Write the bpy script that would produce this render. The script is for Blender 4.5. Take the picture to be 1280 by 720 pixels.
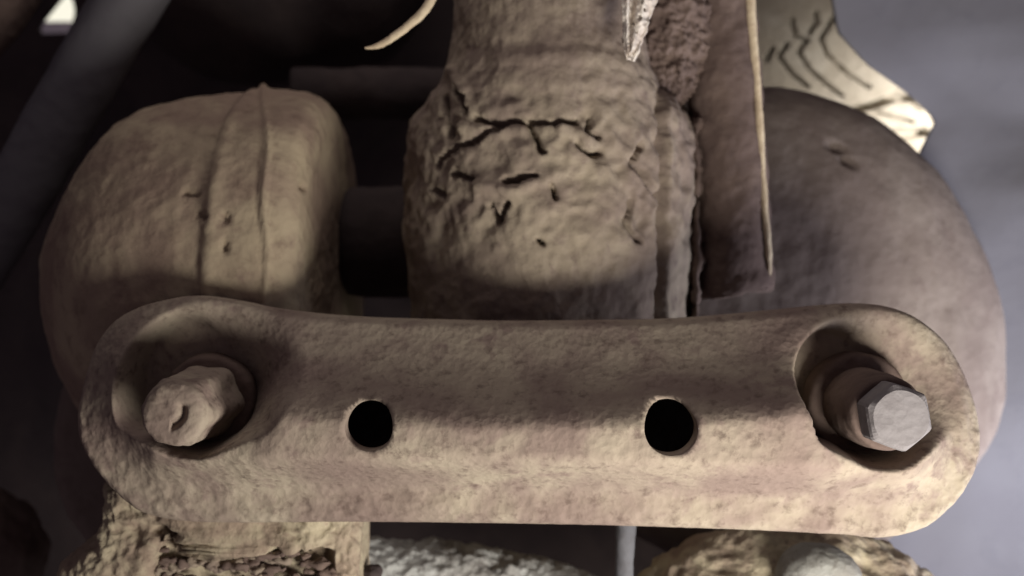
import bpy, bmesh, math, random
import numpy as np
from mathutils import Vector, noise, Matrix

random.seed(7)
for o in list(bpy.data.objects):
    bpy.data.objects.remove(o, do_unlink=True)
scene = bpy.context.scene
COL = scene.collection

# ------------------------------------------------------------------ camera
D = 0.30                      # metres from the lens to the plate's flange (world y = 0)
cd = bpy.data.cameras.new('camera'); cam = bpy.data.objects.new('camera', cd); COL.objects.link(cam)
cam.location = (0, -D, 0); cam.rotation_euler = (math.radians(90), 0, 0)
cd.sensor_width = 36; cd.lens = 36 * D / 0.32
cd.clip_start = 0.01; cd.clip_end = 20
cd.dof.use_dof = True; cd.dof.focus_distance = D - 0.022; cd.dof.aperture_fstop = 8.0
scene.camera = cam

# ------------------------------------------------------------------ world, lamps, exposure
w = bpy.data.worlds.new('World'); scene.world = w; w.use_nodes = True
bg = w.node_tree.nodes['Background']; bg.inputs[0].default_value = (0.30, 0.235, 0.28, 1); bg.inputs[1].default_value = 0.27

def lamp(kind, name, loc, target, power, color, size=0.05, **kw):
    l = bpy.data.lights.new(name, kind); l.energy = power; l.color = color
    if kind == 'AREA':
        l.shape = 'DISK'; l.size = size
    else:
        l.shadow_soft_size = size
    for k, v in kw.items(): setattr(l, k, v)
    o = bpy.data.objects.new(name, l); COL.objects.link(o); o.location = loc
    o.rotation_euler = (Vector(target) - Vector(loc)).to_track_quat('-Z', 'Y').to_euler()
    return o
# hand torch held low in front of the plate
lamp('AREA', 'torch', (0.15, -0.185, -0.175), (0.0, 0.03, -0.02), 1.5, (1.0, 0.945, 0.87), 0.13)
# soft daylight coming down past the bodywork above
lamp('AREA', 'upper_daylight', (-0.02, 0.02, 0.32), (-0.01, 0.07, 0.02), 0.27, (1.0, 0.90, 0.86), 0.20)
# cool lamp added on the right in place of lens haze, and daylight from above behind the fender (warm)
lamp('AREA', 'haze_fill', (0.36, 0.0, -0.19), (0.25, 0.12, -0.05), 0.75, (0.84, 0.86, 1.0), 0.14, spread=math.radians(105))
lamp('SPOT', 'gap_daylight', (0.285, 0.165, 0.072), (0.228, 0.25, 0.092), 2.6, (1.0, 0.97, 0.93), 0.01, spot_size=math.radians(66), spot_blend=1.0)

scene.view_settings.view_transform = 'Standard'; scene.view_settings.look = 'None'
scene.view_settings.gamma = 1; scene.view_settings.exposure = 0
scene.view_settings.use_curve_mapping = False
scene.render.engine = 'CYCLES'

# ------------------------------------------------------------------ helpers
def mmpp(y): return 0.00025 * (D + y) / D           # metres per photo pixel at depth y
def P(px, py, y):
    s = mmpp(y); return Vector(((px - 640) * s, y, (360 - py) * s))
def proj(co):
    s = 0.00025 * (D + co[:, 1]) / D
    return co[:, 0] / s + 640, 360 - co[:, 2] / s
def sstep(a, b, x):
    t = np.clip((x - a) / (b - a), 0, 1); return t * t * (3 - 2 * t)
def interp(pts, x):
    return np.interp(x, [p[0] for p in pts], [p[1] for p in pts])
def fbm(v, scale, seed=0, octv=5, H=0.8):
    q = Vector((v[0] * scale + seed * 7.31, v[1] * scale + seed * 3.17, v[2] * scale - seed * 5.9))
    return noise.fractal(q, H, 2.1, octv)
def polydist(px, py, lines):
    best = np.full(px.shape, 1e9)
    for ln in lines:
        for (x0, y0), (x1, y1) in zip(ln[:-1], ln[1:]):
            dx, dy = x1 - x0, y1 - y0; L = dx * dx + dy * dy + 1e-9
            t = np.clip(((px - x0) * dx + (py - y0) * dy) / L, 0, 1)
            best = np.minimum(best, np.hypot(px - x0 - t * dx, py - y0 - t * dy))
    return best

def new_obj(name, verts, faces, mat, parent=None, smooth=True):
    me = bpy.data.meshes.new(name); me.from_pydata([tuple(v) for v in verts], [], faces); me.update()
    bm = bmesh.new(); bm.from_mesh(me); bmesh.ops.recalc_face_normals(bm, faces=bm.faces); bm.to_mesh(me); bm.free()
    if smooth: me.polygons.foreach_set('use_smooth', [True] * len(me.polygons))
    me.materials.append(mat)
    o = bpy.data.objects.new(name, me); COL.objects.link(o)
    if parent: o.parent = parent
    return o
def displace(o, fn):
    """move every vertex along its normal by fn(co Nx3, normals Nx3) metres"""
    me = o.data; n = len(me.vertices)
    co = np.empty(n * 3); me.vertices.foreach_get('co', co); co = co.reshape(-1, 3)
    no = np.empty(n * 3); me.vertices.foreach_get('normal', no); no = no.reshape(-1, 3)
    co = co + no * fn(co, no)[:, None]
    me.vertices.foreach_set('co', co.ravel()); me.update(); return o
def mud(o, amp, scale, seed=0, octv=5, amp2=0.0, scale2=0.0):
    def f(co, no):
        r = np.array([amp * fbm(c, scale, seed, octv) for c in co])
        if amp2: r += np.array([amp2 * fbm(c, scale2, seed + 9, 3) for c in co])
        return r
    return displace(o, f)
def grid(nu, nv, fn, closed_u=False, cap=False):
    vs, fs = [], []
    for j in range(nv):
        for i in range(nu):
            vs.append(fn(i / (nu if closed_u else nu - 1), j / (nv - 1)))
    for j in range(nv - 1):
        for i in range(nu if closed_u else nu - 1):
            a = j * nu + i; b = j * nu + (i + 1) % nu
            fs.append((a, b, b + nu, a + nu))
    if cap:
        for j in (0, nv - 1):
            c = sum((Vector(vs[j * nu + i]) for i in range(nu)), Vector()) / nu
            k = len(vs); vs.append(c)
            for i in range(nu): fs.append((j * nu + i, j * nu + (i + 1) % nu, k))
    return vs, fs
def revolve(name, origin, axis, prof, nu, mat, parent=None, step=None, cap=True):
    """prof: list of (distance along axis, radius); resampled at `step`"""
    axis = Vector(axis).normalized(); u = axis.orthogonal().normalized(); v = axis.cross(u)
    origin = Vector(origin)
    if step:
        acc = [0]
        for a, b in zip(prof[:-1], prof[1:]): acc.append(acc[-1] + math.hypot(b[0] - a[0], b[1] - a[1]))
        n = max(3, int(acc[-1] / step)); ts = np.linspace(0, acc[-1], n)
        aa = np.interp(ts, acc, [p[0] for p in prof]); rr = np.interp(ts, acc, [p[1] for p in prof])
        k = np.array([1, 2, 3, 2, 1.]) / 9
        if n > 12: rr2 = np.convolve(np.pad(rr, 2, 'edge'), k, 'valid'); rr2[0], rr2[-1] = rr[0], rr[-1]; rr = rr2
        prof = list(zip(aa, rr))
    nv = len(prof)
    def fn(s, t):
        a, r = prof[min(nv - 1, int(round(t * (nv - 1))))]; th = s * 2 * math.pi
        return origin + axis * float(a) + (u * math.cos(th) + v * math.sin(th)) * float(r)
    vs, fs = grid(nu, nv, fn, True, cap)
    return new_obj(name, vs, fs, mat, parent)
def tube(name, pts, radii, nu, mat, parent=None, n=60, flat=1.0):
    pts = [Vector(p) for p in pts]; m = len(pts)
    def at(t):
        f = t * (m - 1); i = min(m - 2, int(f)); f -= i
        p0 = pts[max(0, i - 1)]; p1 = pts[i]; p2 = pts[i + 1]; p3 = pts[min(m - 1, i + 2)]
        return 0.5 * ((2 * p1) + (p2 - p0) * f + (2 * p0 - 5 * p1 + 4 * p2 - p3) * f * f + (3 * p1 - p0 - 3 * p2 + p3) * f ** 3)
    def fn(s, t):
        c = at(t); d = (at(min(1, t + .01)) - at(max(0, t - .01))).normalized()
        a = d.cross(Vector((0, 1, 0.01))).normalized(); b = d.cross(a)
        r = float(np.interp(t * (m - 1), range(m), radii)); th = s * 2 * math.pi
        return c + a * (r * math.cos(th)) + b * (r * flat * math.sin(th))
    vs, fs = grid(nu, n, fn, True, True)
    return new_obj(name, vs, fs, mat, parent)
def blob(name, c, r, mat, parent=None, nu=48, nv=32, amp=0.0, scale=60, seed=0, power=1.0):
    def fn(s, t):
        th = s * 2 * math.pi; ph = (t * 0.98 + 0.01) * math.pi
        sg = lambda q: math.copysign(abs(q) ** power, q)
        return Vector((c[0] + r[0] * sg(math.sin(ph)) * sg(math.cos(th)), c[1] + r[1] * sg(math.sin(ph)) * sg(math.sin(th)), c[2] + r[2] * sg(math.cos(ph))))
    vs, fs = grid(nu, nv, fn, True, True)
    o = new_obj(name, vs, fs, mat, parent)
    if amp: mud(o, amp, scale, seed)
    return o
def empty(name, loc):
    o = bpy.data.objects.new(name, None); COL.objects.link(o); o.location = loc
    o.empty_display_size = 0.02; return o
def adopt(child, parent):
    child.parent = parent; child.matrix_parent_inverse = Matrix.Translation(parent.location).inverted(); return child
def tag(o, label, cat, group=None):
    o['label'] = label; o['category'] = cat
    if group: o['group'] = group
    return o
def struct(o, kind='structure'):
    o['kind'] = kind; return o

# ------------------------------------------------------------------ materials
def dust(name, light, mid, dark, s_big=28, s_fine=190, bump=0.5, rough=0.93, speck=0.35, cover=0.5, spec=0.15):
    m = bpy.data.materials.new(name); m.use_nodes = True; nt = m.node_tree; N = nt.nodes; L = nt.links
    b = N['Principled BSDF']; b.inputs['Roughness'].default_value = rough; b.inputs['Specular IOR Level'].default_value = spec
    tc = N.new('ShaderNodeTexCoord')
    def nz(scale, detail, rgh, dist=0.0):
        n = N.new('ShaderNodeTexNoise'); n.inputs['Scale'].default_value = scale; n.inputs['Detail'].default_value = detail
        n.inputs['Roughness'].default_value = rgh; n.inputs['Distortion'].default_value = dist
        L.new(tc.outputs['Object'], n.inputs['Vector']); return n.outputs['Fac']
    def ramp(src, a, bb):
        r = N.new('ShaderNodeMapRange'); r.interpolation_type = 'SMOOTHSTEP'
        r.inputs['From Min'].default_value = a; r.inputs['From Max'].default_value = bb; L.new(src, r.inputs['Value']); return r.outputs['Result']
    def mix(f, c1, c2):
        x = N.new('ShaderNodeMix'); x.data_type = 'RGBA'; L.new(f, x.inputs['Factor'])
        for sock, c in ((x.inputs[6], c1), (x.inputs[7], c2)):
            if isinstance(c, tuple): sock.default_value = c + (1,)
            else: L.new(c, sock)
        return x.outputs[2]
    big = nz(s_big, 4, 0.55, 0.6); med = nz(s_big * 3.3, 5, 0.6, 0.4); fine = nz(s_fine, 6, 0.65)
    c = mix(ramp(big, cover - 0.16, cover + 0.16), mid, light)
    c = mix(ramp(med, 0.52, 0.72), c, mid)
    x = N.new('ShaderNodeMath'); x.operation = 'MULTIPLY'; x.inputs[1].default_value = speck
    L.new(ramp(fine, 0.50, 0.72), x.inputs[0]); c = mix(x.outputs[0], c, dark)
    L.new(c, b.inputs['Base Color'])
    vo = N.new('ShaderNodeTexVoronoi'); vo.inputs['Scale'].default_value = s_fine * 1.7; L.new(tc.outputs['Object'], vo.inputs['Vector'])
    ad = N.new('ShaderNodeMath'); ad.operation = 'MULTIPLY_ADD'; ad.inputs[1].default_value = 0.45
    L.new(vo.outputs['Distance'], ad.inputs[0]); L.new(fine, ad.inputs[2])
    bu = N.new('ShaderNodeBump'); bu.inputs['Strength'].default_value = bump; bu.inputs['Distance'].default_value = 0.0016
    L.new(ad.outputs[0], bu.inputs['Height']); L.new(bu.outputs['Normal'], b.inputs['Normal'])
    return m
M_plate = dust('dusty_plate', (0.34, 0.29, 0.22), (0.215, 0.162, 0.136), (0.09, 0.06, 0.05), 26, 260, 0.34, speck=0.6, cover=0.5)
M_drum = dust('dusty_drum', (0.37, 0.305, 0.21), (0.25, 0.185, 0.14), (0.11, 0.07, 0.052), 24, 160, 0.4, speck=0.35)
M_mud = dust('dried_mud', (0.30, 0.25, 0.185), (0.20, 0.155, 0.125), (0.08, 0.055, 0.05), 30, 150, 0.5, speck=0.4)
M_grey = dust('grey_brown_dust', (0.20, 0.165, 0.14), (0.155, 0.122, 0.105), (0.085, 0.065, 0.055), 22, 140, 0.25, speck=0.3)
M_rod = dust('dull_rod', (0.13, 0.13, 0.14), (0.10, 0.10, 0.11), (0.06, 0.05, 0.05), 40, 200, 0.3, 0.8, 0.3)
M_brown = dust('brown_dirt', (0.165, 0.12, 0.098), (0.11, 0.078, 0.066), (0.045, 0.031, 0.028), 30, 150, 0.4)
M_pale = dust('pale_crust', (0.50, 0.51, 0.49), (0.33, 0.32, 0.30), (0.07, 0.06, 0.06), 70, 230, 0.8, speck=0.8)
M_crust = dust('tan_crust', (0.38, 0.33, 0.23), (0.26, 0.20, 0.15), (0.09, 0.06, 0.05), 50, 170, 0.8, speck=0.5)
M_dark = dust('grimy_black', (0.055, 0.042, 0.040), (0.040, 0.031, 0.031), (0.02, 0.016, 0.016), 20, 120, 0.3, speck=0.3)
M_bar = dust('grey_bar_paint', (0.12, 0.115, 0.122), (0.095, 0.09, 0.098), (0.06, 0.056, 0.06), 14, 100, 0.2, 0.7, 0.2)
M_fender = dust('grey_blue_panel', (0.15, 0.147, 0.16), (0.135, 0.131, 0.145), (0.07, 0.07, 0.09), 8, 70, 0.12, 0.8, 0.15)
M_tyre = dust('dusty_rubber', (0.33, 0.295, 0.24), (0.26, 0.225, 0.175), (0.13, 0.105, 0.085), 30, 200, 0.4, speck=0.4)
M_steel = dust('worn_steel', (0.20, 0.185, 0.185), (0.155, 0.14, 0.14), (0.08, 0.07, 0.07), 40, 240, 0.3, 0.75, 0.3, spec=0.35)
M_cap = dust('grey_cap', (0.29, 0.29, 0.265), (0.23, 0.22, 0.195), (0.09, 0.08, 0.07), 60, 220, 0.5, speck=0.5)
M_flake = dust('pale_flake', (0.72, 0.66, 0.58), (0.55, 0.47, 0.40), (0.12, 0.08, 0.07), 110, 300, 0.8, speck=0.7)
M_straw = dust('straw', (0.62, 0.52, 0.36), (0.50, 0.40, 0.27), (0.3, 0.22, 0.15), 60, 300, 0.3)
M_sky = bpy.data.materials.new('daylight'); M_sky.use_nodes = True
_n = M_sky.node_tree; _n.nodes.remove(_n.nodes['Principled BSDF']); _e = _n.nodes.new('ShaderNodeEmission')
_e.inputs[0].default_value = (1.0, 0.96, 0.80, 1); _e.inputs[1].default_value = 1.0; _n.links.new(_e.outputs[0], _n.nodes['Material Output'].inputs[0])

# ------------------------------------------------------------------ setting: dark underbody with one gap to the daylight
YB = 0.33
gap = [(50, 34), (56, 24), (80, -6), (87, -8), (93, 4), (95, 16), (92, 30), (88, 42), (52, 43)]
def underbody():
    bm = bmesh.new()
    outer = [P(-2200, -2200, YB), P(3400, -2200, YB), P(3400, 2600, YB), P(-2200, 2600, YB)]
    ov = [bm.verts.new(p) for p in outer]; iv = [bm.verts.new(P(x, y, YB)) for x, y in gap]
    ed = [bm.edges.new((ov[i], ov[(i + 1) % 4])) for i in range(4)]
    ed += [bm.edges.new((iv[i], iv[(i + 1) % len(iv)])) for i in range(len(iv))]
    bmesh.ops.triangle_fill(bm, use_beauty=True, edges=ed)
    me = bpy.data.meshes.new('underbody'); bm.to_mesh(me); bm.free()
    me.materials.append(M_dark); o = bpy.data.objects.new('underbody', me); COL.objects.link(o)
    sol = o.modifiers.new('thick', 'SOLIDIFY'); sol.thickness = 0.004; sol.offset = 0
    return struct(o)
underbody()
sk = [P(-300, -260, 0.42), P(300, -260, 0.42), P(300, 27, 0.42), P(-300, 27, 0.42)]
struct(new_obj('sky', sk, [(0, 1, 2, 3)], M_sky, smooth=False))

# grey-blue fender panel on the right, its curved edge in front of the tyre
FE = [(-260, 1060), (-60, 1035), (0, 1040), (40, 1046), (80, 1082), (112, 1128), (130, 1150), (150, 1170), (172, 1158), (196, 1146), (240, 1110), (1000, 1060)]
def fender():
    def fn(s, t):
        py = -260 + 1300 * t
        xl = float(interp(FE, py)); px = xl + (1900 - xl) * s ** 1.4
        y = 0.134 - 0.06 * sstep(0.15, 1.0, np.array(s)) + 0.012 * math.sin(t * 9 + 1.2) * s
        return P(px, py, 0.134) + Vector((0, float(y) - 0.134, 0))
    vs, fs = grid(60, 130, fn)
    o = new_obj('fender_panel', vs, fs, M_fender)
    mud(o, 0.0025, 14, 3, 2)
    so = o.modifiers.new('thick', 'SOLIDIFY'); so.thickness = 0.002; so.offset = 0
    return tag(o, 'smooth grey-blue inner fender panel with curved edge beside the tyre', 'panel')
fender()

# tyre behind the fender edge: a curved tread seen through the gap
def tyre():
    g = [[(991, 24), (994, 44), (1010, 50), (998, 64), (1010, 84), (1032, 104), (1052, 119)],
         [(1046, 16), (1026, 48), (1034, 68), (1060, 92), (1087, 109)],
         [(985, 54), (974, 70), (990, 92), (1010, 108)], [(966, 60), (958, 76)], [(1012, 42), (1018, 30)],
         [(1096, 140), (1120, 146), (1142, 152)], [(1082, 148), (1102, 156)], [(1142, 128), (1150, 135)], [(1020, 14), (1022, 30)]]
    bands = [[(1030, 140), (1060, 138), (1095, 130), (1122, 120), (1140, 122)], [(1085, 165), (1120, 168), (1158, 165)]]
    def fn(s, t):
        # t runs along the tread (down to the right), s across it
        cx = 940 + 330 * t ** 1.0; cy = -70 + 330 * t ** 1.25
        nx, ny = 0.72, -0.69
        off = (s - 0.55) * 300
        y = 0.25 + 0.05 * (s - 0.45) ** 2 + 0.03 * (t - 0.4) ** 2
        return P(cx + nx * off, cy + ny * off, y)
    vs, fs = grid(220, 220, fn)
    o = new_obj('tyre_tread', vs, fs, M_tyre)
    def f(co, no):
        px, py = proj(co)
        d1 = polydist(px, py, g); d2 = polydist(px, py, bands)
        sg = np.sign((no[:, 1]).mean())          # inward = +y
        r = sg * (0.009 * (1 - sstep(1.0, 2.6, d1)) + 0.010 * (1 - sstep(4.0, 6.0, d2)))
        return r + np.array([0.0003 * fbm(c, 120, 4, 4) for c in co])
    displace(o, f)
    so = o.modifiers.new('thick', 'SOLIDIFY'); so.thickness = 0.003; so.offset = 1 if np.mean([p.normal.y for p in o.data.polygons]) > 0 else -1
    o.name = 'tyre'
    return tag(o, 'dusty tyre tread with dark grooves showing past the grey panel edge', 'tyre')
tyre()

# ------------------------------------------------------------------ big round housings left and right
SD = mmpp(0.10)
def drum():
    ax = P(0, 360, 0.10)
    prof_px = [(424, 0), (424, 120), (423, 200), (419, 220), (408, 233), (390, 240), (345, 243), (335, 246), (329, 243), (326, 238), (300, 238), (250, 233), (210, 224), (180, 208), (150, 180), (120, 138), (100, 104), (84, 66), (72, 30), (68, 0)]
    prof = [((x - 640) * SD, max(r, 0.5) * SD) for x, r in prof_px]
    t = empty('bushing_housing', (ax.x * 0 + (330 - 640) * SD, 0.10, 0))
    o = revolve('housing_shell', (0, 0.10, 0), (1, 0, 0), prof, 360, M_drum, step=0.0011)
    pits = [[(250, 268), (254, 272)], [(281, 270), (283, 274)], [(232, 240), (246, 242)], [(381, 232), (383, 235)], [(280, 305), (282, 312)]]
    def f(co, no):
        px, py = proj(co)
        r = np.array([0.0009 * fbm(c, 36, 2, 4) + 0.00028 * fbm(c, 180, 5, 3) for c in co])
        r -= 0.0022 * (1 - sstep(1.5, 6, polydist(px, py, pits)))
        seam = 0.0014 * (1 - sstep(1, 5, np.abs(px - 332 - 3 * np.sin(py / 23)))) - 0.0003 * (1 - sstep(1, 5, np.abs(px - 324 - 3 * np.sin(py / 23))))
        return r + seam
    displace(o, f); adopt(o, t)
    pin = revolve('pivot_pin', ((420 - 640) * SD, 0.12, 0.02), (1, 0, 0), [(0, 0.02), (0.002, 0.024), (0.04, 0.024), (0.052, 0.024)], 64, M_dark, step=0.002)
    mud(pin, 0.0008, 70, 3); adopt(pin, t)
    tag(t, 'rounded tan dusty housing with a raised seam left of the cracked collar', 'bushing housing')
drum()

# rear flange behind the drum, lower left
c = P(262, 560, 0.085); s_ = mmpp(0.085)
o = revolve('rear_flange', c + Vector((0, 0.03, 0)), (0, -1, 0), [(0, 0.5 * s_), (0, 190 * s_), (0.004, 210 * s_), (0.012, 216 * s_), (0.022, 210 * s_), (0.026, 192 * s_), (0.026, 90 * s_), (0.026, 1 * s_)], 220, M_grey, step=0.0018)
mud(o, 0.0012, 40, 6)
tag(o, 'brown round flange edge curving behind the dusty housing and the plate', 'flange')

# right-hand dome
def dome():
    yc = 0.118; s = mmpp(yc); c = P(950, 470, yc)
    def fn(u, v):
        th = u * 2 * math.pi; ph = (v * 0.985 + 0.008) * math.pi / 2
        r = math.sin(ph); rx = 300 if math.sin(th) > 0 else 300 - 60 * abs(math.sin(th)) ** 2; rz = 360 if math.sin(th) > 0 else 245
        y = -0.040 * math.cos(ph) ** 0.8
        return c + Vector((rx * s * r * math.cos(th), y, rz * s * r * math.sin(th)))
    vs, fs = grid(200, 110, fn, True, True)
    o = new_obj('brake_drum', vs, fs, M_grey)
    def f(co, no):
        px, py = proj(co)
        r = np.array([0.0009 * fbm(c_, 40, 8, 4) for c_ in co])
        r -= 0.003 * (1 - sstep(2, 9, polydist(px, py, [[(1057, 200), (1060, 203)], [(1042, 182), (1048, 186)]])))
        return r
    displace(o, f)
    tag(o, 'large dusty brown dome beside the vertical pipe, under the tyre', 'dome')
dome()

# ------------------------------------------------------------------ central arm with cracked mud collar
def arm():
    yc = 0.082; s = mmpp(yc)
    ox = (683 - 640) * s
    pr = [(-260, 112), (0, 114), (60, 116), (95, 120), (120, 134), (140, 156), (160, 168), (200, 173), (260, 174), (330, 172), (400, 168), (470, 165), (560, 150), (600, 100), (610, 1)]
    prof = [((360 - py) * s, r * s) for py, r in pr]
    t = empty('suspension_arm', (ox, yc, (360 - 600) * s))
    o = revolve('mud_collar', (ox, yc, 0), (0, 0, 1), prof, 400, M_mud, step=0.0010)
    cracks = [[(598, 150), (620, 153), (660, 150), (690, 153), (720, 152)], [(660, 150), (668, 172), (680, 190)], [(545, 208), (558, 190), (580, 180), (600, 170), (625, 158)],
              [(566, 216), (590, 224)], [(632, 228), (650, 224), (668, 218)], [(688, 232), (694, 248)], [(738, 148), (732, 164), (748, 170)],
              [(720, 180), (738, 192), (752, 190)], [(795, 205), (808, 228), (820, 246)], [(792, 254), (784, 280), (798, 302)], [(540, 236), (556, 244)],
              [(613, 258), (624, 278), (634, 255)], [(800, 180), (790, 205)], [(672, 300), (680, 304)], [(570, 110), (584, 140)], [(556, 120), (560, 170)]]
    ridges = [[(575, 160), (620, 166), (650, 160)], [(600, 232), (640, 240), (690, 222)], [(565, 90), (590, 145)], [(700, 160), (735, 172)]]
    def f(co, no):
        px, py = proj(co)
        front = (no[:, 1] < 0.3)
        w = np.array([fbm(c, 200, 12, 3) for c in co]) * 3.0
        w2 = np.array([fbm(c, 200, 15, 3) for c in co]) * 3.0
        d = polydist(px + w, py + w2, cracks); rd = polydist(px + w, py + w2, ridges)
        zone = sstep(90, 150, py) * (1 - sstep(290, 330, py))
        r = np.array([0.0014 * fbm(c, 38, 1, 5) + 0.0007 * fbm(c, 150, 3, 4) for c in co])
        r += zone * np.array([0.0015 * (1 - 2 * abs(fbm(c, 62, 21, 3))) for c in co])
        r -= front * 0.0055 * (1 - sstep(0.8, 4.4, d))
        r += front * 0.0018 * (1 - sstep(1, 11, rd))
        # pressed side strip on the right
        x = px + w * 0.5
        strip = sstep(822, 830, x) * (1 - sstep(856, 862, x)) * sstep(110, 130, py)
        groove = (1 - sstep(1.5, 5, np.abs(x - 824))) * sstep(100, 130, py)
        return r + front * (0.0022 * strip - 0.0035 * groove)
    for v in o.data.vertices:                    # the neck stands nearly flush with the collar in front
        py = 360 - v.co.z / s
        v.co.y -= 0.013 * float(1 - sstep(105, 160, np.array(py)))
    o.data.update()
    displace(o, f); adopt(o, t)
    # ragged dried skirt on the right-hand edge
    def fn(u, v):
        py = 150 + 250 * v; th = u * 2 * math.pi
        wd = 7.5 + 6 * noise.noise(Vector((py * 0.045, 3, 1))) + 4 * noise.noise(Vector((py * 0.13, 8, 1)))
        cx = 868 + 5 * noise.noise(Vector((py * 0.03, 0, 5)))
        return P(cx + wd * math.cos(th), py, yc - 0.014) + Vector((0, 0.007 * math.sin(th), 0))
    vs, fs = grid(24, 110, fn, True, True)
    k = new_obj('mud_edge', vs, fs, M_brown); mud(k, 0.0011, 130, 4); adopt(k, t)
    tag(t, 'thick upright arm caked in cracked dry mud behind the plate', 'suspension arm')
arm()

# ------------------------------------------------------------------ vertical pipe, its edge highlight built as a pale strip
def pipe():
    yc = 0.072; s = mmpp(yc)
    t = empty('vertical_pipe', P(915, 372, yc))
    o = tube('pipe_body', [P(890, -260, yc), P(896, 0, yc), P(905, 120, yc), P(914, 260, yc), P(920, 352, yc), P(921, 366, yc)], [46 * s, 46 * s, 46 * s, 47 * s, 46 * s, 40 * s], 90, M_brown, n=170)
    mud(o, 0.0012, 50, 3, 5, 0.0004, 200); adopt(o, t)
    e = tube('edge_highlight', [P(932, -260, yc - .0105), P(938, 0, yc - .0105), P(942, 60, yc - .0105), P(948, 130, yc - .0105), P(953, 220, yc - .0105), P(960, 310, yc - .0105), P(962, 345, yc - .008)],
             [6 * s, 6.5 * s, 5.5 * s, 5 * s, 4.5 * s, 4 * s, 2 * s], 20, M_straw, n=160, flat=1.0)  # pale bead modelled in place of light catching the pipe's edge
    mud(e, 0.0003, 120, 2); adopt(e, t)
    tag(t, 'brown upright pipe with a thin pale highlight strip beside the mud collar', 'pipe')
pipe()

# porous dirt clump between arm neck and pipe
o = blob('dirt_clump', P(838, 20, 0.07), (0.0165, 0.016, 0.036), M_brown, None, 160, 160, 0.0018, 120, 5)
mud(o, 0.0016, 380, 2, 3)
tag(o, 'rough porous brown dirt clump wedged between arm neck and pipe', 'dirt clump')

# ------------------------------------------------------------------ the flake, the straw
def flake():
    yc = 0.026
    L = [(-140, 768), (-60, 772), (0, 776), (30, 778), (50, 779), (66, 781), (74, 786)]
    R = [(-140, 850), (-60, 838), (0, 822), (10, 818), (22, 812), (34, 809), (48, 803), (60, 798), (68, 793), (74, 790)]
    def fn(u, v):
        py = -140 + 214 * v
        xl = float(interp(L, py)) + 1.5 * noise.noise(Vector((py * .2, 1, 0))); xr = float(interp(R, py)) + 3.5 * noise.noise(Vector((py * .17, 7, 0))) * (1 - v ** 6)
        px = xl + (xr - xl) * u
        fold = -0.0035 * math.exp(-((u - 0.16) / 0.10) ** 2) + 0.004 * math.exp(-((u - 0.36) / 0.09) ** 2) * (1 - v) - 0.003 * math.sin(u * 9 + v * 3) * 0.4
        return P(px, py, yc) + Vector((0, fold + 0.0016 * noise.noise(Vector((px * .12, py * .05, 2))), 0))
    vs, fs = grid(44, 160, fn)
    holes = [(800, 22, 3.2), (788, 48, 2.6), (781, 56, 1.9), (806, 12, 2.0), (792, 30, 1.6), (796, 40, 1.5), (803, 2, 2.4)]
    keep = []
    for fc in fs:
        c = sum((Vector(vs[i]) for i in fc), Vector()) / 4
        s = mmpp(c.y); px = c.x / s + 640; py = 360 - c.z / s
        if all(math.hypot(px - a, (py - b) * 0.7) > r for a, b, r in holes): keep.append(fc)
    o = new_obj('torn_flake', vs, keep, M_flake)
    so = o.modifiers.new('thick', 'SOLIDIFY'); so.thickness = 0.0012
    tag(o, 'bright torn white flake with small holes hanging before the arm', 'flake')
flake()
y0 = 0.03
o = tube('straw', [P(600, -150, y0 + .03), P(556, -40, y0 + .004), P(533, 10, y0), P(510, 32, y0), P(486, 50, y0), P(470, 58, y0), P(456, 60, y0)],
         [6.5 * mmpp(y0), 6.2 * mmpp(y0), 5.6 * mmpp(y0), 5 * mmpp(y0), 4.6 * mmpp(y0), 3.6 * mmpp(y0), 1.0 * mmpp(y0)], 20, M_straw, n=90)
mud(o, 0.00025, 220, 3)
tag(o, 'pale curved straw with pointed tip hanging left of the arm', 'straw')

# ------------------------------------------------------------------ dark parts at the upper left
ya = 0.10; sa = mmpp(ya)
o = tube('diagonal_bar', [P(330, -260, ya), P(168, -10, ya), P(92, 120, ya), P(28, 232, ya), P(-60, 380, ya), P(-220, 650, ya)], [40 * sa] * 6, 48, M_bar, n=120)
mud(o, 0.0006, 40, 2)
tag(o, 'smooth dark grey diagonal bar crossing in front of the black underbody', 'bar')
yh = 0.13; sh = mmpp(yh)
o = tube('brown_hose', [P(80, -220, yh), P(44, -70, yh), P(18, -18, yh), P(-14, 30, yh), P(-80, 84, yh), P(-240, 160, yh)], [32 * sh] * 6, 48, M_brown, n=100)
mud(o, 0.0012, 50, 4)
tag(o, 'dusty brown hose curving below the bright gap of daylight', 'hose')
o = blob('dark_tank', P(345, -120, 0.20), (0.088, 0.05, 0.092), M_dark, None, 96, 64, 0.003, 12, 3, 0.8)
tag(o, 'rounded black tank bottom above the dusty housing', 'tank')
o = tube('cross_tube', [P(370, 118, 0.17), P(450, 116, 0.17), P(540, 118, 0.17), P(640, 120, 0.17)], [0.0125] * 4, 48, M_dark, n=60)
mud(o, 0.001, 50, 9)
tag(o, 'dim brown cross tube between housing and arm under the tank', 'tube')

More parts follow.
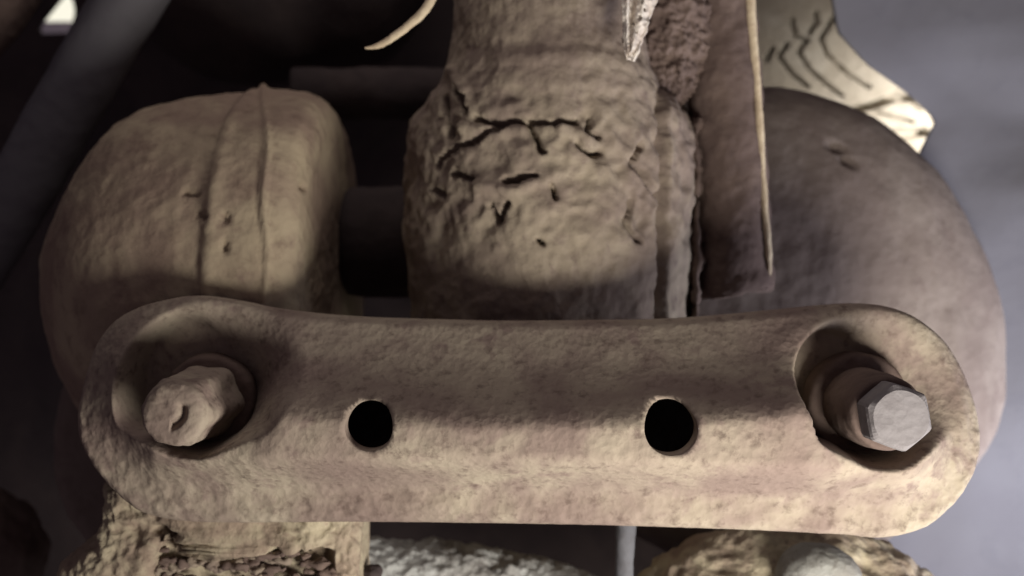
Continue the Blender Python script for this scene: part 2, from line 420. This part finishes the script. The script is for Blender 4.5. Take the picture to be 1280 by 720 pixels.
# ------------------------------------------------------------------ things below the plate
def lower_bracket():
    t = empty('lower_bracket', P(300, 900, 0.02))
    def fn(u, v):
        th = u * 2 * math.pi; c_, s_ = math.cos(th), math.sin(th)
        e = lambda q: math.copysign(abs(q) ** 0.35, q)
        py = 600 + 330 * v
        xl = 150 - 60 * float(sstep(640, 720, np.array(py))); xr = 457
        return P((xl + xr) / 2 + (xr - xl) / 2 * e(c_), py, 0.032) + Vector((0, 0.020 * e(s_), 0))
    vs, fs = grid(260, 170, fn, True, True)
    o = new_obj('bracket_body', vs, fs, M_crust)
    def f(co, no):
        px, py = proj(co)
        # ledge: everything under a slanting broken edge is set back
        edge = 676 + 0.08 * (px - 180) + 8 * np.sin(px / 37.0) + np.array([18 * fbm(c, 80, 6, 5) for c in co])
        under = sstep(0, 7, py - edge) * (1 - sstep(414, 420, px)) * (no[:, 1] < -0.2) * sstep(180, 205, px + np.array([12 * fbm(c, 70, 3, 3) for c in co]))
        r = np.array([0.0022 * fbm(c, 60, 6, 6) + 0.0011 * (1 - 2 * abs(fbm(c, 130, 8, 3))) for c in co])
        return r * (1 - sstep(445, 456, px) * 0.75) - 0.008 * under
    displace(o, f); adopt(o, t)
    rnd = random.Random(3)
    for k in range(60):
        px = rnd.uniform(170, 415); py = 690 + rnd.uniform(-8, 40) + 0.06 * (px - 200)
        r = rnd.uniform(0.0008, 0.0024)
        b = blob('mud_clod', P(px, py, 0.016), (r * rnd.uniform(1.2, 3.0), r * 0.9, r * rnd.uniform(0.5, 0.9)), M_brown if k % 3 else M_mud, None, 22, 16, r * 0.8, 340, k)
        adopt(b, t)
    tag(t, 'crusted tan bracket with crumbling brown mud under the plate', 'bracket')
lower_bracket()

yl = 0.075; sl = mmpp(yl)
o = tube('mottled_arm', [P(380, 730, yl), P(480, 736, yl), P(600, 750, yl), P(700, 778, yl), P(790, 826, yl), P(900, 900, yl)], [62 * sl, 62 * sl, 64 * sl, 66 * sl, 66 * sl, 66 * sl], 150, M_pale, n=200)
mud(o, 0.0016, 70, 7, 6, 0.0009, 260)
tag(o, 'pale blue-grey mottled arm sloping away in the gap under the plate', 'arm')
o = blob('black_plug', P(466, 716, 0.03), (0.0030, 0.004, 0.003), M_dark, None, 40, 28, 0.0008, 300, 2)
tag(o, 'tiny black ragged plug at the corner of the crusted bracket', 'plug')
yr = 0.035; sr = mmpp(yr)
o = tube('thin_rod', [P(786, 560, yr), P(783, 640, yr), P(781, 690, yr), P(779, 760, yr), P(776, 900, yr)], [12 * sr] * 5, 32, M_rod, n=80)
mud(o, 0.0004, 80, 2)
tag(o, 'thin grey upright rod in the gap under the plate', 'rod')
o = blob('mud_lump', P(985, 800, 0.055), (0.063, 0.03, 0.044), M_crust, None, 150, 110, 0.003, 50, 11)
mud(o, 0.0012, 200, 3)
tag(o, 'lumpy tan mud mass under the plate beside the thin rod', 'mud lump')
o = blob('round_cap', P(1022, 730, 0.03), (52 * mmpp(.03), 0.012, 50 * mmpp(.03)), M_cap, None, 72, 48, 0.0006, 90, 4, 0.85)
tag(o, 'smooth pale grey round cap against the mud lump under the plate', 'cap')
o = blob('dirty_hub', P(-22, 712, 0.12), (0.024, 0.03, 0.036), M_brown, None, 90, 60, 0.004, 50, 5)
tag(o, 'dim brown lump in the dark beside the round flange', 'lump')

# ------------------------------------------------------------------ the pressed plate and its two bolts
OUT = [(88, 515), (91, 480), (100, 442), (112, 420), (130, 400), (155, 386), (185, 377), (230, 370), (285, 377), (340, 388), (430, 397), (540, 401), (640, 403), (750, 402), (850, 400), (950, 392), (1030, 384),
       (1085, 380), (1125, 384), (1162, 398), (1195, 425), (1215, 455), (1227, 490), (1232, 530), (1229, 565), (1217, 600), (1195, 632), (1168, 656), (1135, 670), (1095, 675), (1040, 670), (850, 662), (640, 657), (460, 655),
       (300, 656), (240, 655), (200, 650), (170, 640), (140, 616), (112, 582), (94, 550)]
def smooth_closed(pts, k=6):
    n = len(pts); out = []
    for i in range(n):
        p0, p1, p2, p3 = (Vector(pts[(i + j) % n]) for j in (-1, 0, 1, 2))
        for q in range(k):
            f = q / k
            v = 0.5 * (2 * p1 + (p2 - p0) * f + (2 * p0 - 5 * p1 + 4 * p2 - p3) * f * f + (3 * p1 - p0 - 3 * p2 + p3) * f ** 3)
            out.append((v.x, v.y))
    return out
OUT = smooth_closed(OUT)
_il = min(range(len(OUT)), key=lambda i: OUT[i][0]); OUT = OUT[_il:] + OUT[:_il]
_ir = max(range(len(OUT)), key=lambda i: OUT[i][0])
def mono(p):
    xs = np.maximum.accumulate(np.array([q[0] for q in p])) + np.arange(len(p)) * 1e-6
    return [(float(x), q[1]) for x, q in zip(xs, p)]
TOP = mono(OUT[:_ir + 1]); BOT = mono([OUT[0]] + list(reversed(OUT[_ir:])))
PIT = [(256, 486), (1084, 500)]
HOLE = [(475, 520, 28), (823, 522, 31)]
def plate():
    t = empty('link_plate', P(640, 657, 0.0))
    nx, ny = 420, 100
    us = np.linspace(0, 1, nx)
    x0, x1 = TOP[0][0], TOP[-1][0]
    xs = x0 + (x1 - x0) * (us * 0.45 + 0.55 * (0.5 - 0.5 * np.cos(np.pi * us)))
    top = interp(TOP, xs); bot = interp(BOT, xs)
    # smooth the outlines a little
    for a in (top, bot):
        k = a.copy()
        for _ in range(3): k[1:-1] = (k[:-2] + 2 * k[1:-1] + k[2:]) / 4
        a[:] = k
    PX = np.repeat(xs[None, :], ny, 0)
    V = np.linspace(0, 1, ny)[:, None]; V = V * 0.7 + 0.3 * (0.5 - 0.5 * np.cos(np.pi * V))
    PY = top[None, :] * (1 - V) + bot[None, :] * V
    d = polydist(PX, PY, [OUT + OUT[:1]])
    # holes: pull the nearest vertices on to each rim
    inside = np.zeros(PX.shape, bool)
    for hx, hy, hr in HOLE:
        dx, dy = PX - hx, PY - hy; r = np.hypot(dx, dy) + 1e-6
        inside |= r < hr - 0.6
    # convex pressing: flat flange on top, soft rise, long roll down to the lower edge
    py_top = PY - top[None, :]; py_bot = bot[None, :] - PY
    rise = sstep(44, 122, np.minimum(py_top, d * 1.15))
    tb = np.clip(np.minimum(py_bot, d) / 125, 0, 1)
    roll = np.sqrt(np.clip(1 - (1 - tb) ** 2, 0, 1))
    h = 0.0205 * rise * roll + 0.004 * roll
    h *= 0.55 + 0.45 * sstep(110, 430, PX) * (1 - sstep(920, 1225, PX))
    h -= 0.0075 * (1 - sstep(0, 64, d)) * (1 - sstep(430, 590, PY))
    # rounded outer edge
    h -= 0.0035 * (1 - np.sqrt(np.clip(1 - (1 - np.clip(d / 12, 0, 1)) ** 2, 0, 1)))
    # deep round pits round the bolts
    for cx, cy in PIT:
        r = np.hypot(PX - cx, PY - cy) + 1e-6
        ud = (cy - PY) / r; rd = (PX - cx) / r
        up = sstep(-0.75, 0.35, ud)
        right = sstep(-0.2, 0.7, rd) * sstep(-0.9, -0.2, ud); left = sstep(-0.1, 0.6, -rd) * sstep(-0.85, -0.3, ud)
        k = 1 - sstep(62 - 26 * right + 30 * left, 78 + 32 * np.maximum(up, left * (1.0 if cx < 640 else 0.6)) + 30 * right, r)
        h = h * (1 - k) + (-0.0145) * k
        h += 0.0008 * np.exp(-((r - 124) / 16) ** 2) * sstep(8, 26, d)
    verts = []
    for j in range(ny):
        for i in range(nx):
            p = P(PX[j, i], PY[j, i], 0)
            n_ = (0.0003 + 0.0002 * V[j, 0]) * fbm(p, 50, 3, 4) + (0.00015 + 0.0003 * V[j, 0] ** 2) * fbm(p, 240, 6, 4)
            n_ += 0.0007 * max(0, fbm(p, 130, 9, 3)) * float(sstep(0.45, 0.8, V[j, 0]))
            n_ *= min(1, d[j, i] / 6 + 0.25)
            p.y = -float(h[j, i]) - n_
            verts.append(p)
    faces = []
    for j in range(ny - 1):
        for i in range(nx - 1):
            q = (j * nx + i, j * nx + i + 1, (j + 1) * nx + i + 1, (j + 1) * nx + i)
            if not any(inside[a // nx, a % nx] for a in q): faces.append(q)
    bm = bmesh.new(); bv = [bm.verts.new(v) for v in verts]
    for q in faces: bm.faces.new([bv[a] for a in q])
    bmesh.ops.remove_doubles(bm, verts=bm.verts, dist=0.00008)
    bmesh.ops.delete(bm, geom=[v for v in bm.verts if not v.link_faces], context='VERTS')
    for f in bm.faces: f.smooth = True
    for v in bm.verts:
        if v.is_boundary:
            px, py = v.co.x / 0.00025 + 640, 360 - v.co.z / 0.00025
            for hx, hy, hr in HOLE:
                r = math.hypot(px - hx, py - hy)
                if r < hr + 9:
                    v.co.x = (hx + (px - hx) / r * hr - 640) * 0.00025; v.co.z = (360 - hy - (py - hy) / r * hr) * 0.00025
    # folded-back skirt: the rim and the hole walls
    be = [e for e in bm.edges if e.is_boundary]
    for depth in (0.0025, 0.0045):
        r = bmesh.ops.extrude_edge_only(bm, edges=be)
        nv = [g for g in r['geom'] if isinstance(g, bmesh.types.BMVert)]
        be = [g for g in r['geom'] if isinstance(g, bmesh.types.BMEdge)]
        for v in nv: v.co.y += depth
    bmesh.ops.recalc_face_normals(bm, faces=bm.faces)
    me = bpy.data.meshes.new('pressed_plate'); bm.to_mesh(me); bm.free(); me.materials.append(M_plate)
    me.polygons.foreach_set('use_smooth', [True] * len(me.polygons))
    o = bpy.data.objects.new('pressed_plate', me); COL.objects.link(o)
    me.update()
    adopt(o, t)
    # dark sheet added behind the plate to keep its holes black
    n = len(OUT); bk = [P(640 + (x - 640) * 0.985, 518 + (y - 518) * 0.93, 0) for x, y in OUT]
    vs = [v + Vector((0, 0.0155, 0)) for v in bk] + [v + Vector((0, 0.0175, 0)) for v in bk]
    fs = [tuple(range(n)), tuple(range(n, 2 * n))] + [(i, (i + 1) % n, n + (i + 1) % n, n + i) for i in range(n)]
    adopt(new_obj('hole_blackout', vs, fs, M_dark, smooth=False), t)
    tag(t, 'long pressed steel plate with two bolts and two holes, coated in tan dust', 'plate')
    return t
PL = plate()

def hexprism(name, c, r, y0, y1, cham, mat, rot=0.0, n=6, parent=None, seg=10, round_=0.0):
    """hex (n) head along -y from y0 (back) to y1 (front) with chamfered front"""
    rings = [(y0, 1.0), (y0 * .5 + y1 * .5, 1.0), (y1 + cham * 0.55, 1.0), (y1 + cham * 0.25, 0.955), (y1, 0.84), (y1 - 0.0002, 0.5), (y1 - 0.0003, 0.02)]
    N = n * seg
    def rad(a):
        a = (a + rot) % (2 * math.pi / n) - math.pi / n
        hexr = math.cos(math.pi / n) / math.cos(a)
        return hexr * (1 - round_) + round_ * 0.94
    vs, fs = [], []
    for y, k in rings:
        for i in range(N):
            th = 2 * math.pi * i / N
            kk = rad(th) * k if k > 0.9 else (rad(th) * 0.2 + 0.8 * 0.93) * k
            vs.append((c.x + r * kk * math.cos(th), y, c.z + r * kk * math.sin(th)))
    for j in range(len(rings) - 1):
        for i in range(N): fs.append((j * N + i, j * N + (i + 1) % N, (j + 1) * N + (i + 1) % N, (j + 1) * N + i))
    fs.append(tuple(range((len(rings) - 1) * N, len(rings) * N)))
    fs.append(tuple(range(N)))
    return new_obj(name, vs, fs, mat, parent, smooth=False)

def bolts():
    # left: mud-caked rounded nut with a worn hollow in its end
    b = empty('bolt', P(252, 503, 0.006)); adopt(b, PL)
    c = P(252, 504, 0)
    o = revolve('nut', (c.x, 0, c.z), (0, -1, 0), [(-0.012, 0.0115), (-0.004, 0.0112), (0.002, 0.0106), (0.010, 0.0101), (0.018, 0.0098), (0.0235, 0.0096), (0.0255, 0.0088), (0.0262, 0.007), (0.0264, 0.003), (0.0264, 0.0002)], 120, M_plate, step=0.0006)
    def f(co, no):
        a = np.arctan2(co[:, 2] - c.z, co[:, 0] - c.x); r = np.hypot(co[:, 0] - c.x, co[:, 2] - c.z)
        hexy = 0.0007 * np.cos(6 * a + 0.6) * (r > 0.006)
        q = np.array([0.00045 * fbm(v, 110, 4, 4) for v in co])
        # crescent hollow in the end face
        fx, fz = co[:, 0] - c.x, co[:, 2] - c.z
        front = co[:, 1] < -0.0225
        cre = np.exp(-((np.hypot(fx + 0.0016, fz - 0.001) - 0.0046) / 0.0011) ** 2) * (fx > -0.0005) * sstep(-0.006, -0.003, fz) * (1 - sstep(0.0015, 0.004, fz))
        return (hexy * ~front) + q - front * 0.0026 * cre
    displace(o, f)
    o.parent = b; o.matrix_parent_inverse = Matrix.Translation(P(252, 503, 0.006)).inverted()
    wsh = revolve('washer', (c.x, 0, c.z), (0, -1, 0), [(-0.012, 0.0150), (-0.007, 0.0150), (-0.006, 0.0145), (-0.0055, 0.0135), (-0.0055, 0.010)], 80, M_brown, step=0.0008)
    mud(wsh, 0.0005, 120, 3); wsh.parent = b; wsh.matrix_parent_inverse = Matrix.Translation(P(252, 503, 0.006)).inverted()
    b['label'] = 'mud-caked rounded bolt end with a crescent hollow'
    # right: clean hexagon head on a stepped collar
    p2 = P(1082, 508, 0.006); b = empty('bolt', p2); adopt(b, PL)
    c = P(1082, 508, 0)
    inv = Matrix.Translation(p2).inverted()
    o = hexprism('head', c, 0.0102, -0.012, -0.0275, 0.0042, M_steel, rot=0.35, round_=0.12); o.parent = b; o.matrix_parent_inverse = inv
    o = revolve('collar', (c.x, 0, c.z), (0, -1, 0), [(-0.012, 0.0118), (0.004, 0.0118), (0.012, 0.0114), (0.0175, 0.0110), (0.0185, 0.0104), (0.0185, 0.006)], 90, M_brown, step=0.0008)
    mud(o, 0.0003, 120, 3); o.parent = b; o.matrix_parent_inverse = inv
    o = revolve('washer', (c.x, 0, c.z), (0, -1, 0), [(-0.012, 0.0165), (-0.0065, 0.0165), (-0.005, 0.0158), (-0.0045, 0.0150), (-0.0045, 0.011)], 90, M_brown, step=0.0008)
    mud(o, 0.0004, 120, 5); o.parent = b; o.matrix_parent_inverse = inv
    b['label'] = 'grey hexagon bolt head with bright worn lower edges'
bolts()
